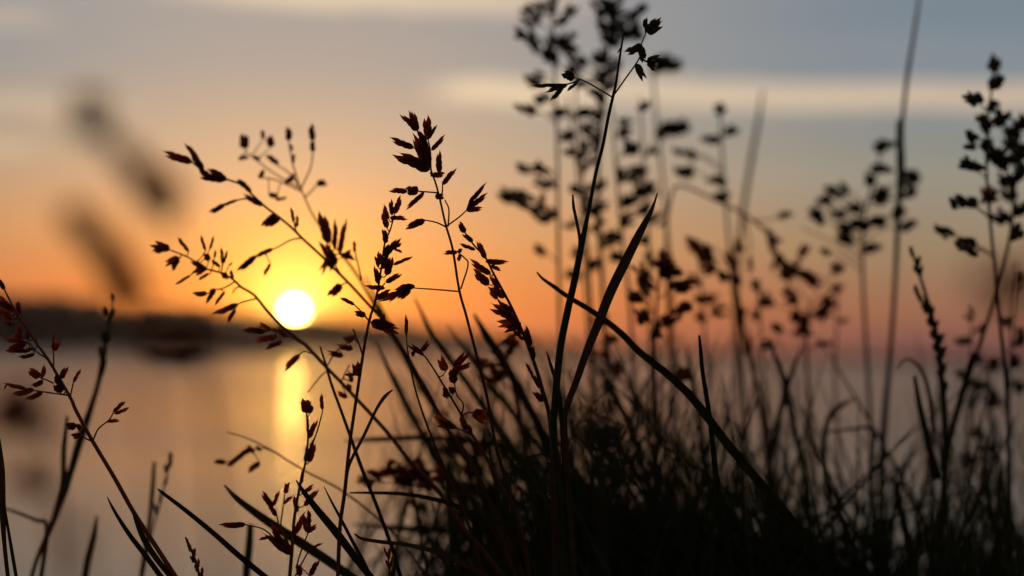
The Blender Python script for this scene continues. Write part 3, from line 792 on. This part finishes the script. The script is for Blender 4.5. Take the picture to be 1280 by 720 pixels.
stalk('soft thin stalk ending in a small cross-shaped tip below the pale cloud', 1.16,
      [(900, 132), (902, 180), (906, 240), (910, 290), (915, 350), (924, 430), (940, 600), (950, 735)], (2.8, 5),
      blobs=[(900, 136, 3, 3, 2), (912, 163, 6, 2, 2), (890, 173, 7, 2, 2), (862, 193, 6, 3, 2), (856, 212, 9, 5, 3), (895, 226, 5, 4, 2), (903, 246, 5, 3, 2), (846, 188, 5, 3, 1)], pal='g', group=BG, bsize=(17, 8), seed=26)
stalk('rust-red clump of heads bowed right on a thin arching stem', 1.12,
      [(1024, 352), (1005, 344), (985, 334), (970, 315), (960, 292), (930, 268), (890, 248), (850, 232), (838, 250), (833, 300), (838, 420), (850, 735)], [3, 3, 3, 3.5, 4, 4, 3.5, 3.5, 4, 5, 6, 7],
      spikes=[(1000, 345, 1034, 352, 17, 'f', 'r'), (1008, 350, 1026, 360, 13, 'c', 'r'), (995, 340, 1022, 345, 13, 'c', 'r'), (978, 330, 1004, 345, 14, 'f', 'r'), (970, 316, 985, 340, 14, 'c', 'r'), (962, 294, 970, 320, 12, 'c', 'r'),
              (965, 300, 980, 300, 9, 'c', 'r'), (958, 286, 972, 306, 10, 'c', 'r'), (972, 322, 962, 342, 8, 'c', 'r'), (984, 336, 976, 352, 8, 'c', 'r'), (992, 338, 1002, 322, 8, 'c', 'r')],
      branches=[([(985, 334), (995, 325), (1004, 320)], [(1001, 322, 1008, 303, 13, 'c', 'r'), (1006, 316, 1013, 306, 8, 'c', 'r')]),
                ([(940, 275), (960, 275), (974, 270)], [(972, 271, 992, 265, 11, 'c', 'g')]),
                ([(930, 268), (938, 300), (938, 318)], [(937, 320, 939, 344, 8, 'c', 'r')])], jit=.02, group=BG, seed=27)
stalk('blurred loose head of separate dots low beneath the rust-red clump', 1.11,
      [(1012, 380), (1010, 410), (1008, 440), (1012, 500), (1020, 600), (1028, 735)], (2.5, 6),
      blobs=[(957, 377, 7, 5, 2), (970, 407, 6, 4, 2), (986, 372, 7, 10, 3), (1000, 395, 12, 6, 4), (1030, 392, 9, 8, 4), (1034, 375, 5, 6, 2), (1028, 430, 7, 3, 1), (985, 345, 7, 5, 2), (1048, 334, 5, 4, 2), (1000, 410, 8, 5, 3)], pal='b', group=BG, seed=28)
stalk('dark leaning stalk with knotted joints between thin vertical blade and red clump', 1.08,
      [(914, 318), (918, 345), (924, 380), (930, 420), (940, 455), (952, 510), (965, 600), (975, 735)], (4, 9),
      blobs=[(912, 322, 3, 8, 3), (924, 308, 4, 5, 2), (920, 350, 4, 5, 3), (902, 345, 5, 5, 2), (926, 395, 4, 6, 3), (934, 430, 4, 7, 3), (880, 318, 8, 9, 4), (885, 335, 5, 5, 2), (862, 300, 5, 4, 1), (895, 390, 5, 6, 2), (875, 372, 5, 4, 2)], pal='b', group=BG, seed=29)
stalk('long straight blurred stem rising out of the top edge at right', 1.09,
      [(1151, -15), (1143, 40), (1135, 90), (1128, 150), (1126, 190), (1123, 260), (1119, 350), (1113, 440), (1106, 520), (1102, 600), (1104, 735)], [3, 4.5, 5.5, 5, 9, 7, 6, 6, 9, 11, 10],
      leaves=[([(1123, 148), (1124, 165), (1126, 200), (1125, 240)], (3, 8, 11, 9))], pal='g', group=BG, seed=30)
stalk('blurred open head of small paired spikelets left of the long straight stem', 1.13,
      [(1100, 176), (1098, 205), (1090, 235), (1080, 270), (1078, 330), (1082, 420), (1090, 560), (1094, 735)], (2, 6),
      blobs=[(1106, 183, 10, 5, 4), (1100, 211, 10, 4, 3), (1085, 226, 7, 5, 2), (1103, 244, 6, 9, 4), (1043, 238, 6, 5, 2), (1030, 249, 6, 6, 2), (1056, 233, 4, 4, 1), (1068, 258, 9, 5, 3), (1045, 265, 6, 4, 2), (1055, 284, 7, 5, 3), (1055, 300, 6, 6, 3),
             (1077, 281, 9, 4, 3), (1100, 276, 8, 5, 3), (1090, 310, 10, 4, 2), (1140, 222, 6, 6, 3), (1136, 240, 5, 5, 2), (1125, 266, 5, 5, 2), (1137, 282, 6, 4, 2), (1034, 312, 5, 4, 1), (1000, 282, 6, 8, 0), (1020, 268, 6, 8, 3)], pal='g', group=BG, bsize=(17, 8), seed=31)
stalk('narrow dark spike with tight head standing right of the long straight stem', .93,
      [(1138, 308), (1144, 328), (1150, 345), (1157, 368), (1165, 395), (1172, 425), (1176, 460), (1181, 520), (1180, 600), (1176, 735)], (2.5, 9),
      spikes=[(1142, 322, 1136, 306, 8, 'c'), (1146, 334, 1148, 318, 9, 'c'), (1148, 342, 1142, 328, 9, 'c'), (1149, 346, 1152, 330, 7), (1148, 370, 1142, 354, 7), (1152, 378, 1147, 366, 8, 'c'), (1156, 384, 1160, 370, 9, 'c'),
              (1160, 392, 1153, 378, 10, 'c'), (1163, 396, 1167, 380, 9, 'c'), (1165, 408, 1158, 393, 10, 'c'), (1168, 412, 1172, 398, 8, 'c'), (1168, 424, 1162, 410, 8, 'c'), (1173, 430, 1180, 413, 9, 'c'), (1172, 440, 1166, 426, 9, 'c'),
              (1176, 448, 1181, 430, 9, 'c'), (1175, 455, 1169, 440, 8, 'c'), (1178, 468, 1182, 450, 8, 'c'), (1177, 478, 1172, 462, 8, 'c'), (1180, 492, 1185, 474, 8, 'c')],
      leaves=[([(1120, 462), (1133, 449), (1148, 458), (1160, 485), (1168, 540)], (2, 3, 4, 5, 6)), ([(1143, 470), (1150, 510), (1160, 550), (1172, 600)], (5, 8, 9, 9)), ([(1216, 440), (1205, 480), (1192, 530), (1178, 590)], (4, 6, 7, 8))],
      pal='g', group=BG, seed=32)
stalk('dark leafy-looking head of broad spikelets at the right edge', .95,
      [(1242, 72), (1241, 100), (1236, 140), (1233, 180), (1234, 230), (1240, 300), (1246, 350), (1252, 420), (1260, 520), (1264, 735)], (2.2, 6),
      blobs=[(1241, 80, 5, 8, 3, 'g'), (1216, 122, 7, 8, 4, 'g'), (1246, 104, 10, 5, 4, 'g'), (1240, 133, 4, 6, 2, 'g'), (1230, 156, 7, 9, 4, 'g'), (1252, 148, 10, 6, 4, 'g'), (1213, 176, 5, 8, 3, 'g'), (1213, 206, 10, 6, 4, 'g'), (1197, 250, 7, 4, 2, 'g'),
             (1212, 254, 3, 6, 2, 'g'), (1235, 185, 6, 9, 3, 'g'), (1236, 243, 8, 7, 4, 'r'), (1247, 195, 9, 8, 4, 'g'), (1178, 290, 10, 5, 3, 'g'), (1204, 304, 10, 7, 3, 'g'), (1212, 312, 6, 4, 2, 'g')], pal='g', group=BG, bsize=(17, 7), jit=.018, seed=33)
stalk('second broad dark head cut by the right edge of the photo', .98,
      [(1276, 140), (1272, 190), (1268, 240), (1262, 300), (1245, 370), (1228, 420), (1205, 490), (1186, 560), (1180, 640), (1176, 735)], (2.5, 8),
      blobs=[(1275, 152, 9, 6, 4), (1262, 168, 9, 7, 5), (1275, 190, 8, 8, 5), (1256, 200, 9, 7, 5), (1272, 215, 8, 7, 4), (1255, 225, 8, 7, 4), (1262, 243, 9, 7, 4), (1275, 262, 7, 8, 3), (1250, 270, 10, 7, 4), (1272, 290, 6, 8, 3), (1262, 182, 7, 6, 3)], pal='g', group=BG, bsize=(17, 7.5), jit=.018, seed=34)
stalk('leaning thin stalk low at the right edge with fine dark heads', 1.10,
      [(1270, 330), (1266, 400), (1262, 480), (1262, 560), (1264, 735)], (2.5, 6),
      blobs=[(1275, 350, 5, 8, 2), (1258, 400, 5, 5, 2), (1275, 420, 5, 8, 3), (1240, 455, 8, 6, 2), (1268, 450, 6, 7, 3), (1225, 480, 8, 8, 3), (1275, 480, 6, 8, 2), (1240, 500, 9, 8, 3), (1225, 540, 8, 9, 3), (1210, 575, 9, 9, 3), (1235, 565, 9, 9, 3)], pal='g', group=BG, bsize=(16, 7), seed=35)
for k, (lab, d, st, bl) in enumerate([
    ('fine airy head showing just left of the tall stem below the cloud', 1.10, [(716, 60), (720, 120), (726, 200), (733, 300), (740, 420), (745, 735)],
     [(716, 66, 6, 8, 2), (730, 100, 8, 7, 2), (712, 190, 8, 6, 2), (738, 205, 9, 7, 3), (716, 280, 8, 6, 2), (744, 280, 9, 6, 3), (722, 315, 8, 6, 2)]),
    ('fine drooping head hanging against the folded dry blade', 1.12, [(800, 120), (803, 180), (808, 260), (812, 350), (815, 735)],
     [(805, 130, 6, 7, 2), (814, 190, 8, 6, 2), (796, 225, 8, 6, 2), (820, 275, 9, 6, 3), (800, 300, 8, 6, 2), (815, 325, 8, 6, 2)]),
    ('faint small head on a thin stem right of the broad dark cluster', 1.14, [(872, 300), (876, 350), (882, 430), (890, 560), (892, 735)],
     [(870, 308, 7, 7, 3), (884, 330, 7, 6, 2), (866, 350, 7, 5, 2), (888, 372, 7, 5, 2), (878, 395, 6, 5, 2)]),
    ('faint small head between the knotted stalk and the dotted head', 1.14, [(948, 350), (950, 400), (955, 470), (962, 560), (968, 735)],
     [(945, 356, 6, 6, 2), (958, 372, 6, 5, 2), (942, 392, 6, 5, 2), (960, 430, 6, 5, 2)]),
    ('loose airy head low between the dotted head and the long straight stem', 1.16, [(1048, 352), (1046, 400), (1044, 480), (1050, 600), (1055, 735)],
     [(1046, 360, 6, 5, 2), (1036, 380, 6, 5, 2), (1052, 400, 5, 4, 1)]),
    ('fine dark head in the gap right of the narrow dark spike', 1.08, [(1215, 380), (1214, 430), (1212, 500), (1208, 600), (1204, 735)],
     [(1212, 390, 7, 6, 2), (1224, 410, 6, 5, 2), (1206, 425, 7, 5, 2), (1222, 450, 7, 6, 3), (1204, 465, 7, 6, 2), (1218, 500, 8, 7, 3)]),
    ('fine head rising to the horizon between tall stem and arching green blade', 1.06, [(756, 395), (760, 440), (768, 520), (776, 735)],
     [(752, 402, 7, 6, 3), (766, 420, 7, 6, 2), (750, 440, 7, 6, 2), (770, 462, 8, 6, 3), (756, 480, 7, 6, 2)]),
]):
    stalk(lab, d, st, (2, 5), blobs=bl, pal='g' if k % 2 else 'b', group=BG, bsize=(14, 5.5), seed=60 + k)
# low blurred heads inside the tangle, left of centre
stalk('blurred bushy head lying left in the tangle under the orange-tipped heads', .93,
      [(485, 590), (510, 588), (545, 590), (580, 610), (615, 660), (640, 735)], (2.5, 6),
      blobs=[(470, 590, 10, 6, 3, 'r'), (490, 583, 9, 8, 4, 'r'), (508, 592, 10, 9, 5, 'b'), (525, 585, 10, 9, 5, 'b'), (545, 590, 10, 8, 4, 'r'), (500, 600, 8, 6, 3, 'b'), (530, 603, 8, 6, 3, 'r'), (455, 600, 8, 4, 2, 'b')], group=BG, seed=36)
stalk('small blurred nodding head just above the horizon left of the tall stem', .93,
      [(612, 440), (628, 452), (640, 480), (650, 520), (665, 600), (690, 735)], (2, 6),
      blobs=[(610, 452, 10, 6, 3, 'b'), (632, 440, 9, 8, 4, 'r'), (612, 470, 8, 5, 2, 'b'), (628, 462, 8, 6, 3, 'b'), (640, 425, 9, 7, 4, 'b')], group=BG, seed=37)
stalk('faint blurred head inside the tangle left of the crossing stems', 1.0,
      [(560, 560), (575, 570), (600, 600), (630, 660), (655, 735)], (2, 5),
      blobs=[(562, 560, 8, 7, 3), (575, 548, 7, 6, 3), (590, 585, 8, 8, 3), (600, 560, 8, 6, 3), (585, 610, 9, 6, 3), (520, 632, 9, 6, 2), (610, 620, 8, 7, 3)], group=BG, seed=38)

# ------------------------------------------------------------ heavily blurred stalks close to the lens
CL = 'very blurred stalks close to the lens'
stalk('large out-of-focus head floating at the upper left', .290,
      [(108, 112), (125, 160), (150, 195), (190, 235), (235, 330), (262, 470), (275, 735)], (2, 5),
      spikes=[(120, 160, 110, 108, 30, 'c'), (112, 148, 118, 118, 26, 'c'), (128, 178, 126, 148, 14), (150, 205, 140, 165, 14), (168, 215, 166, 182, 12), (205, 250, 182, 214, 38, 'c'), (212, 245, 192, 216, 30, 'c'), (190, 262, 206, 232, 18), (215, 262, 196, 226, 26, 'c'), (185, 240, 172, 198, 26, 'c'), (222, 268, 190, 248, 26, 'c'), (178, 226, 150, 196, 18, 'c'), (160, 205, 148, 172, 20, 'c'), (116, 172, 106, 132, 26, 'c')], group=CL, seed=40)
stalk('dark out-of-focus drooping head at the left above the headland', .295,
      [(85, 262), (110, 290), (135, 320), (152, 350), (170, 420), (188, 560), (200, 735)], (2, 5),
      spikes=[(115, 300, 75, 255, 22, 'c'), (132, 320, 95, 275, 26, 'f'), (145, 335, 120, 290, 26, 'c'), (160, 352, 135, 312, 26, 'f'), (162, 385, 152, 335, 30, 'c'), (155, 345, 160, 310, 18), (120, 305, 92, 268, 30, 'c'), (150, 352, 128, 312, 34, 'c'), (166, 392, 158, 345, 34, 'c'), (105, 285, 78, 258, 24, 'c'), (150, 372, 140, 335, 26, 'c')], group=CL, seed=41)
stalk('out-of-focus dark lump over the water edge below the headland', .330,
      [(180, 425), (205, 432), (240, 445), (262, 520), (275, 735)], (3, 8),
      spikes=[(200, 428, 172, 420, 22, 'c'), (225, 440, 188, 432, 28, 'c'), (240, 436, 205, 418, 26, 'c'), (250, 440, 222, 425, 24), (265, 425, 236, 414, 18, 'c')], group=CL, seed=42)
stalk('out-of-focus head at the lower left edge over the water', .330,
      [(8, 512), (30, 520), (60, 560), (70, 640), (75, 735)], (3, 8),
      spikes=[(20, 515, -20, 500, 26, 'c'), (50, 520, 10, 512, 28, 'c'), (30, 530, 5, 525, 20), (55, 610, 18, 592, 20), (60, 618, 35, 600, 16), (40, 500, 5, 488, 26, 'c'), (25, 535, -8, 520, 30, 'c'), (62, 540, 35, 520, 22, 'c'), (45, 600, 15, 585, 26, 'c')], group=CL, seed=43)
stalk('faint out-of-focus patch low at the left near the bottom edge', .260,
      [(85, 655), (98, 680), (105, 735)], (3, 8), spikes=[(98, 690, 82, 650, 22, 'c')], group=CL, seed=44)
stalk('brown out-of-focus smudge at the right edge above the horizon', .255,
      [(1225, 345), (1262, 365), (1300, 420), (1320, 735)], (3, 8),
      spikes=[(1262, 362, 1205, 348, 26, 'c'), (1290, 378, 1235, 372, 30, 'f'), (1300, 350, 1250, 335, 30, 'f')], pal='b', group=CL, seed=45)
stalk('dark out-of-focus lump in front of the crossing stems at the centre', .470,
      [(705, 542), (728, 541), (745, 560), (752, 620), (755, 735)], (3, 8),
      spikes=[(760, 545, 712, 536, 22, 'c'), (785, 536, 735, 545, 22, 'c'), (770, 552, 722, 552, 18, 'c'), (765, 505, 730, 525, 12)], pal='g', group=CL, seed=46)

# ------------------------------------------------------------ single blades
blade('broad folded dry blade pointing up right of the tall stem', .765,
      [(822, 241), (817, 256), (812, 268), (800, 291), (782, 327), (763, 366), (748, 405), (734, 439), (721, 476), (709, 509), (706, 535), (712, 620), (720, 735)],
      [1.5, 3.5, 6, 10, 12.5, 12.5, 11.5, 10, 9, 8, 8, 9, 9], dry=True, twist=.5)
blade('long arching green blade crossing the folded dry blade down to the right', .800,
      [(671, 340), (678, 348), (692, 358), (712, 372), (745, 392), (775, 415), (800, 440), (835, 468), (868, 500), (910, 555), (960, 615), (1010, 675), (1050, 735)],
      [2, 3.5, 5, 6, 7, 8, 9, 10, 11, 12, 12, 12, 12])
blade('stiff nearly vertical black blade with sharp tip right of centre', .757,
      [(874, 419), (876, 440), (879, 470), (887, 520), (895, 590), (908, 670), (918, 735)], [2.5, 5, 5.5, 6, 7, 8, 8])
blade('short sharp blade beside the arching stalk at bottom left', .760,
      [(134, 621), (140, 633), (150, 650), (165, 672), (183, 695), (205, 725)], [1, 3.5, 5, 6.5, 7.5, 8])
blade('straight green blade slanting down right from above the bottom left', .762,
      [(197, 611), (206, 618), (235, 640), (268, 667), (300, 695), (340, 727)], [1.5, 4.5, 6, 7, 8, 8])
blade('broad dark green blade slanting through the foot of the sun streak', .768,
      [(370, 600), (380, 615), (397, 637), (422, 667), (447, 700), (470, 728)], [1.5, 6, 9, 11, 10, 9])
blade('thin blade running close along the broad dark blade at the bottom', .768,
      [(405, 608), (415, 628), (427, 650), (440, 675), (453, 699), (467, 728)], [1, 3, 4, 4.5, 5, 5])
blade('wide soft blade slanting under the ragged heads in the sun streak', .835,
      [(280, 606), (295, 622), (320, 641), (345, 658), (375, 677), (410, 700), (450, 728)], [2, 7, 10, 12, 13, 13, 13])
blade('dark blade hugging the left edge at the bottom', .765,
      [(0, 548), (1, 565), (3, 590), (4, 640), (6, 680), (12, 735)], [1, 5, 8, 9, 6, 6], dry=True)
blade('thin blade leaving the left edge blade at the bottom corner', .765,
      [(6, 635), (11, 665), (17, 700), (23, 735)], [3, 4, 5, 5])
blade('short soft upright blade low at left between the two thin spikes', .95,
      [(121, 645), (117, 670), (110, 700), (105, 735)], [3, 8, 10, 10])
blade('soft upright blade just left of the thin blurred seed spike', .93,
      [(193, 577), (191, 610), (187, 655), (180, 700), (175, 735)], [4, 6, 6, 6, 6])
blade('pale thin blade lying across the lower left edge', .93,
      [(2, 634), (20, 640), (45, 650), (60, 660), (50, 735)], [3, 4, 5, 7, 7])
blade('stubby blurred upright blade rising from the bottom left of the sun streak', .92,
      [(313, 655), (312, 680), (309, 710), (308, 735)], [8, 10, 11, 11])
blade('thin curved stem-like blade falling right from beneath the sun', .800,
      [(400, 433), (407, 455), (415, 482), (430, 523), (453, 587), (473, 637), (493, 693), (505, 735)], [2, 3, 3.5, 4, 5, 5, 5.5, 5.5])
blade('level green blade running right into the tangle from the reddish stalk', .800,
      [(437, 616), (470, 616), (510, 618), (555, 627), (600, 645), (645, 668), (680, 735)], [2, 4, 5, 6, 7, 7, 7])
blade('dry reddish blade curving low along the bottom centre', .775,
      [(443, 667), (452, 673), (475, 677), (510, 681), (550, 691), (585, 707), (625, 730)], [2, 4, 5, 5.5, 7, 8, 8], dry=True)
blade('thin bent twig-like blade joining the tangle below the narrow drooping head', .785,
      [(678, 567), (657, 573), (643, 587), (638, 600), (640, 640), (650, 735)], [1.5, 2.5, 2.5, 3, 3.5, 4])
blade('pale soft blade leaning left and fading into the sky below the cloud', 1.33,
      [(953, 112), (948, 150), (940, 195), (931, 250), (924, 310), (920, 400), (925, 560), (930, 735)], [2.5, 5, 6, 6, 6, 6, 6, 6])
blade('bent blade with a square elbow at lower right', 1.0,
      [(1035, 540), (1060, 537), (1086, 534), (1092, 540), (1089, 580), (1092, 640), (1100, 735)], [3, 3.5, 5, 6, 7, 7, 7])
blade('stout dark blade tip at the lower right below the long straight stem', .95,
      [(1117, 596), (1122, 620), (1130, 655), (1138, 690), (1146, 735)], [3, 8, 10, 10, 10])
blade('thin soft blade slanting left at the lower right by the stout dark tip', 1.0,
      [(1157, 642), (1152, 670), (1144, 710), (1140, 735)], [3, 5, 6, 6])
blade('slim pointed blade between the tall stem and the folded dry blade', .79,
      [(683, 438), (688, 455), (696, 480), (702, 520), (708, 600), (712, 735)], [1, 4, 6, 7, 8, 8])
# blurred blades fanning out of the tangle
TB = 'blurred blades fanning up out of the tangle'
for lab, d, pts, w in [
    ('blurred blade tip leaning left over the horizon below the long side branch', .98, [(455, 345), (480, 395), (510, 455), (560, 540), (620, 640), (670, 735)], 7),
    ('blurred blade starting right below the sun-side arching stalk', .95, [(468, 425), (495, 480), (530, 545), (575, 620), (630, 735)], 8),
    ('blurred blade crossing behind the centre stalk just under the horizon', .96, [(518, 372), (545, 425), (585, 480), (630, 545), (690, 630), (730, 735)], 8),
    ('blurred wide blade tip pointing up left of the narrow drooping head', .93, [(592, 392), (612, 425), (640, 470), (675, 535), (715, 620), (745, 735)], 11),
    ('blurred blade pointing up beside the small nodding head', 1.0, [(560, 405), (590, 450), (640, 515), (700, 600), (760, 735)], 8),
    ('blurred level blade low at centre left crossing several stems', .97, [(430, 551), (470, 549), (530, 547), (590, 552), (650, 575), (700, 735)], 7),
    ('blurred level blade lower still above the dry reddish blade', .98, [(440, 655), (500, 660), (570, 664), (640, 672), (700, 735)], 8),
    ('blurred blade arching right behind the tall stem foot', 1.0, [(742, 450), (765, 490), (790, 540), (810, 610), (825, 735)], 9),
    ('blurred upright blade between two dark head clusters right of the folded blade', 1.05, [(858, 430), (866, 480), (880, 560), (890, 650), (896, 735)], 8),
    ('blurred blade leaning right below the rust-red clump', 1.04, [(1003, 430), (985, 480), (970, 540), (960, 620), (955, 735)], 8),
    ('blurred blade leaning left below the loose dotted head', 1.02, [(960, 420), (978, 470), (992, 530), (1008, 610), (1020, 735)], 8),
    ('blurred blade hooked right below the loose dotted head', 1.02, [(1068, 498), (1050, 508), (1035, 525), (1030, 570), (1038, 640), (1045, 735)], 7),
    ('blurred blade leaning left into the long straight stem foot', 1.0, [(1146, 550), (1130, 590), (1118, 640), (1108, 735)], 6),
    ('blurred dark blade rising at the lower right corner', 1.0, [(1228, 560), (1236, 620), (1246, 680), (1250, 735)], 9),
]:
    blade(lab, d, pts, [w * .25] + [w] * (len(pts) - 1), group=TB)

# ------------------------------------------------------------ the dense grass of the tussocks (uncountable)
rg = random.Random(5)
v, f = [], []


def top_env(x):
    pts = [(380, 760), (470, 700), (540, 640), (620, 575), (700, 545), (780, 560), (860, 560), (940, 570), (1010, 590), (1060, 640), (1110, 640), (1160, 600), (1220, 590), (1300, 580), (1500, 580)]
    for a, b in zip(pts, pts[1:]):
        if a[0] <= x <= b[0]: return a[1] + (b[1] - a[1]) * (x - a[0]) / (b[0] - a[0])
    return 760


count = 0
while count < 1900:
    x = rg.uniform(430, 1330)
    d = rg.choice([rg.uniform(.93, 1.15), rg.uniform(1.05, 1.6)])
    te = top_env(x)
    y = te + abs(rg.gauss(0, 1)) * 70 - (rg.random() < .16) * rg.uniform(20, 140)
    if x < 620 and rg.random() < .45: continue
    if 1035 < x < 1170 and rg.random() < .45: continue
    count += 1
    tip = P(x, y + 45, d)
    lean = rg.gauss(-.38 if x < 820 else .0, .40)           # tips lean left on the left side
    hgt = tip.z - ground_z(tip.x, tip.y)
    if hgt < .05: continue
    bx = tip.x - lean * hgt * .9
    by = max(.75, tip.y + rg.gauss(0, .08))
    base = Vector((bx, by, ground_z(bx, by) - .01))
    w = rg.uniform(.0028, .0058)
    path = []
    for k in range(9):
        t = k / 8
        q = base.lerp(tip, t)
        q.x = base.x + (tip.x - base.x) * t ** 1.8
        q.z = base.z + (tip.z - base.z) * (1 - (1 - t) ** (1.25))
        path.append((q, w * (1 - t ** 2.2) + .0002))
    sweep(path, v, f, 4, .22, twist=rg.uniform(-1.5, 1.5), face=Vector((rg.uniform(-.6, .6), -1, 0)))
for i in range(150):                                    # broad arching blades that lean out to the left
    d = rg.uniform(.92, 1.18)
    x = rg.uniform(470, 760) if rg.random() < .7 else rg.uniform(760, 1040)
    y = rg.uniform(410, 620) + max(0, 560 - x) * .5
    tip = P(x, y, d)
    hgt = tip.z - ground_z(tip.x, tip.y)
    base = Vector((tip.x + hgt * rg.uniform(.12, .62) * (1 if x < 800 or rg.random() < .4 else -1), tip.y + rg.gauss(0, .05), 0))
    base.z = ground_z(base.x, base.y) - .01
    w = rg.uniform(.0024, .0044)
    path = []
    for k in range(13):
        t = k / 12
        q = base.lerp(tip, t)
        q.x = base.x + (tip.x - base.x) * t ** 1.5
        q.z = base.z + (tip.z - base.z) * (1 - (1 - t) ** 1.15)
        path.append((q, w * (.55 + .45 * math.sin(math.pi * min(1, t + .15))) * (1 - t ** 5) + .0003))
    sweep(path, v, f, 6, .2, twist=rg.uniform(-1.0, 1.0), keel=True)
for i in range(640):                                    # slender upright stems of the tussocks
    x = rg.choice([rg.gauss(760, 90), rg.gauss(930, 90), rg.gauss(1215, 60), rg.gauss(620, 70)])
    d = rg.uniform(.92, 1.25)
    y = rg.uniform(400, 640) + max(0, (x - 1060) * .12) + (60 if 1040 < x < 1140 else 0)
    tip = P(x, y, d)
    hgt = tip.z - ground_z(tip.x, tip.y)
    lean = rg.gauss(-.15 if x < 820 else .04, .22)
    base = Vector((tip.x - lean * hgt, tip.y + rg.gauss(0, .05), 0))
    base.z = ground_z(base.x, base.y) - .01
    w = rg.choice([rg.uniform(.0011, .0022), rg.uniform(.0022, .0048)])
    bend = rg.gauss(0, .10) * hgt
    path = []
    for k in range(11):
        t = k / 10
        q = base.lerp(tip, t)
        q.x += bend * math.sin(math.pi * t)
        path.append((q, w * (1 - t ** 3) + .0003))
    sweep(path, v, f, 4, .5, twist=rg.uniform(-1.5, 1.5))
o = link('grass', mesh('grass', v, f, M_BLADE)); o['kind'] = 'stuff'
# lower growth that hides the soil, thick at the foot of the tussocks
v, f = [], []
for i in range(11000):
    d = rg.uniform(.95, 3.2)
    x = rg.uniform(-.28, .34) * d if rg.random() < .8 else rg.uniform(-1.5, 1.5)
    base = Vector((x, d, ground_z(x, d) - .01))
    hmax = .23 if x > -.02 * d else .17
    hgt = rg.uniform(.08, hmax)
    if d > 1.6: hgt *= .7
    tip = base + Vector((rg.gauss(0, .25) * hgt, rg.gauss(0, .25) * hgt, hgt))
    w = rg.uniform(.0035, .0070)
    path = []
    for k in range(5):
        t = k / 4
        q = base.lerp(tip, t)
        q.x = base.x + (tip.x - base.x) * t ** 1.8
        q.z = base.z + (tip.z - base.z) * (1 - (1 - t) ** 1.2)
        path.append((q, w * (1 - t ** 2) + .0002))
    sweep(path, v, f, 3, .3, twist=rg.uniform(-1, 1), face=Vector((rg.uniform(-.6, .6), -1, 0)))
o = link('grass', mesh('grass', v, f, M_BLADE)); o['kind'] = 'stuff'
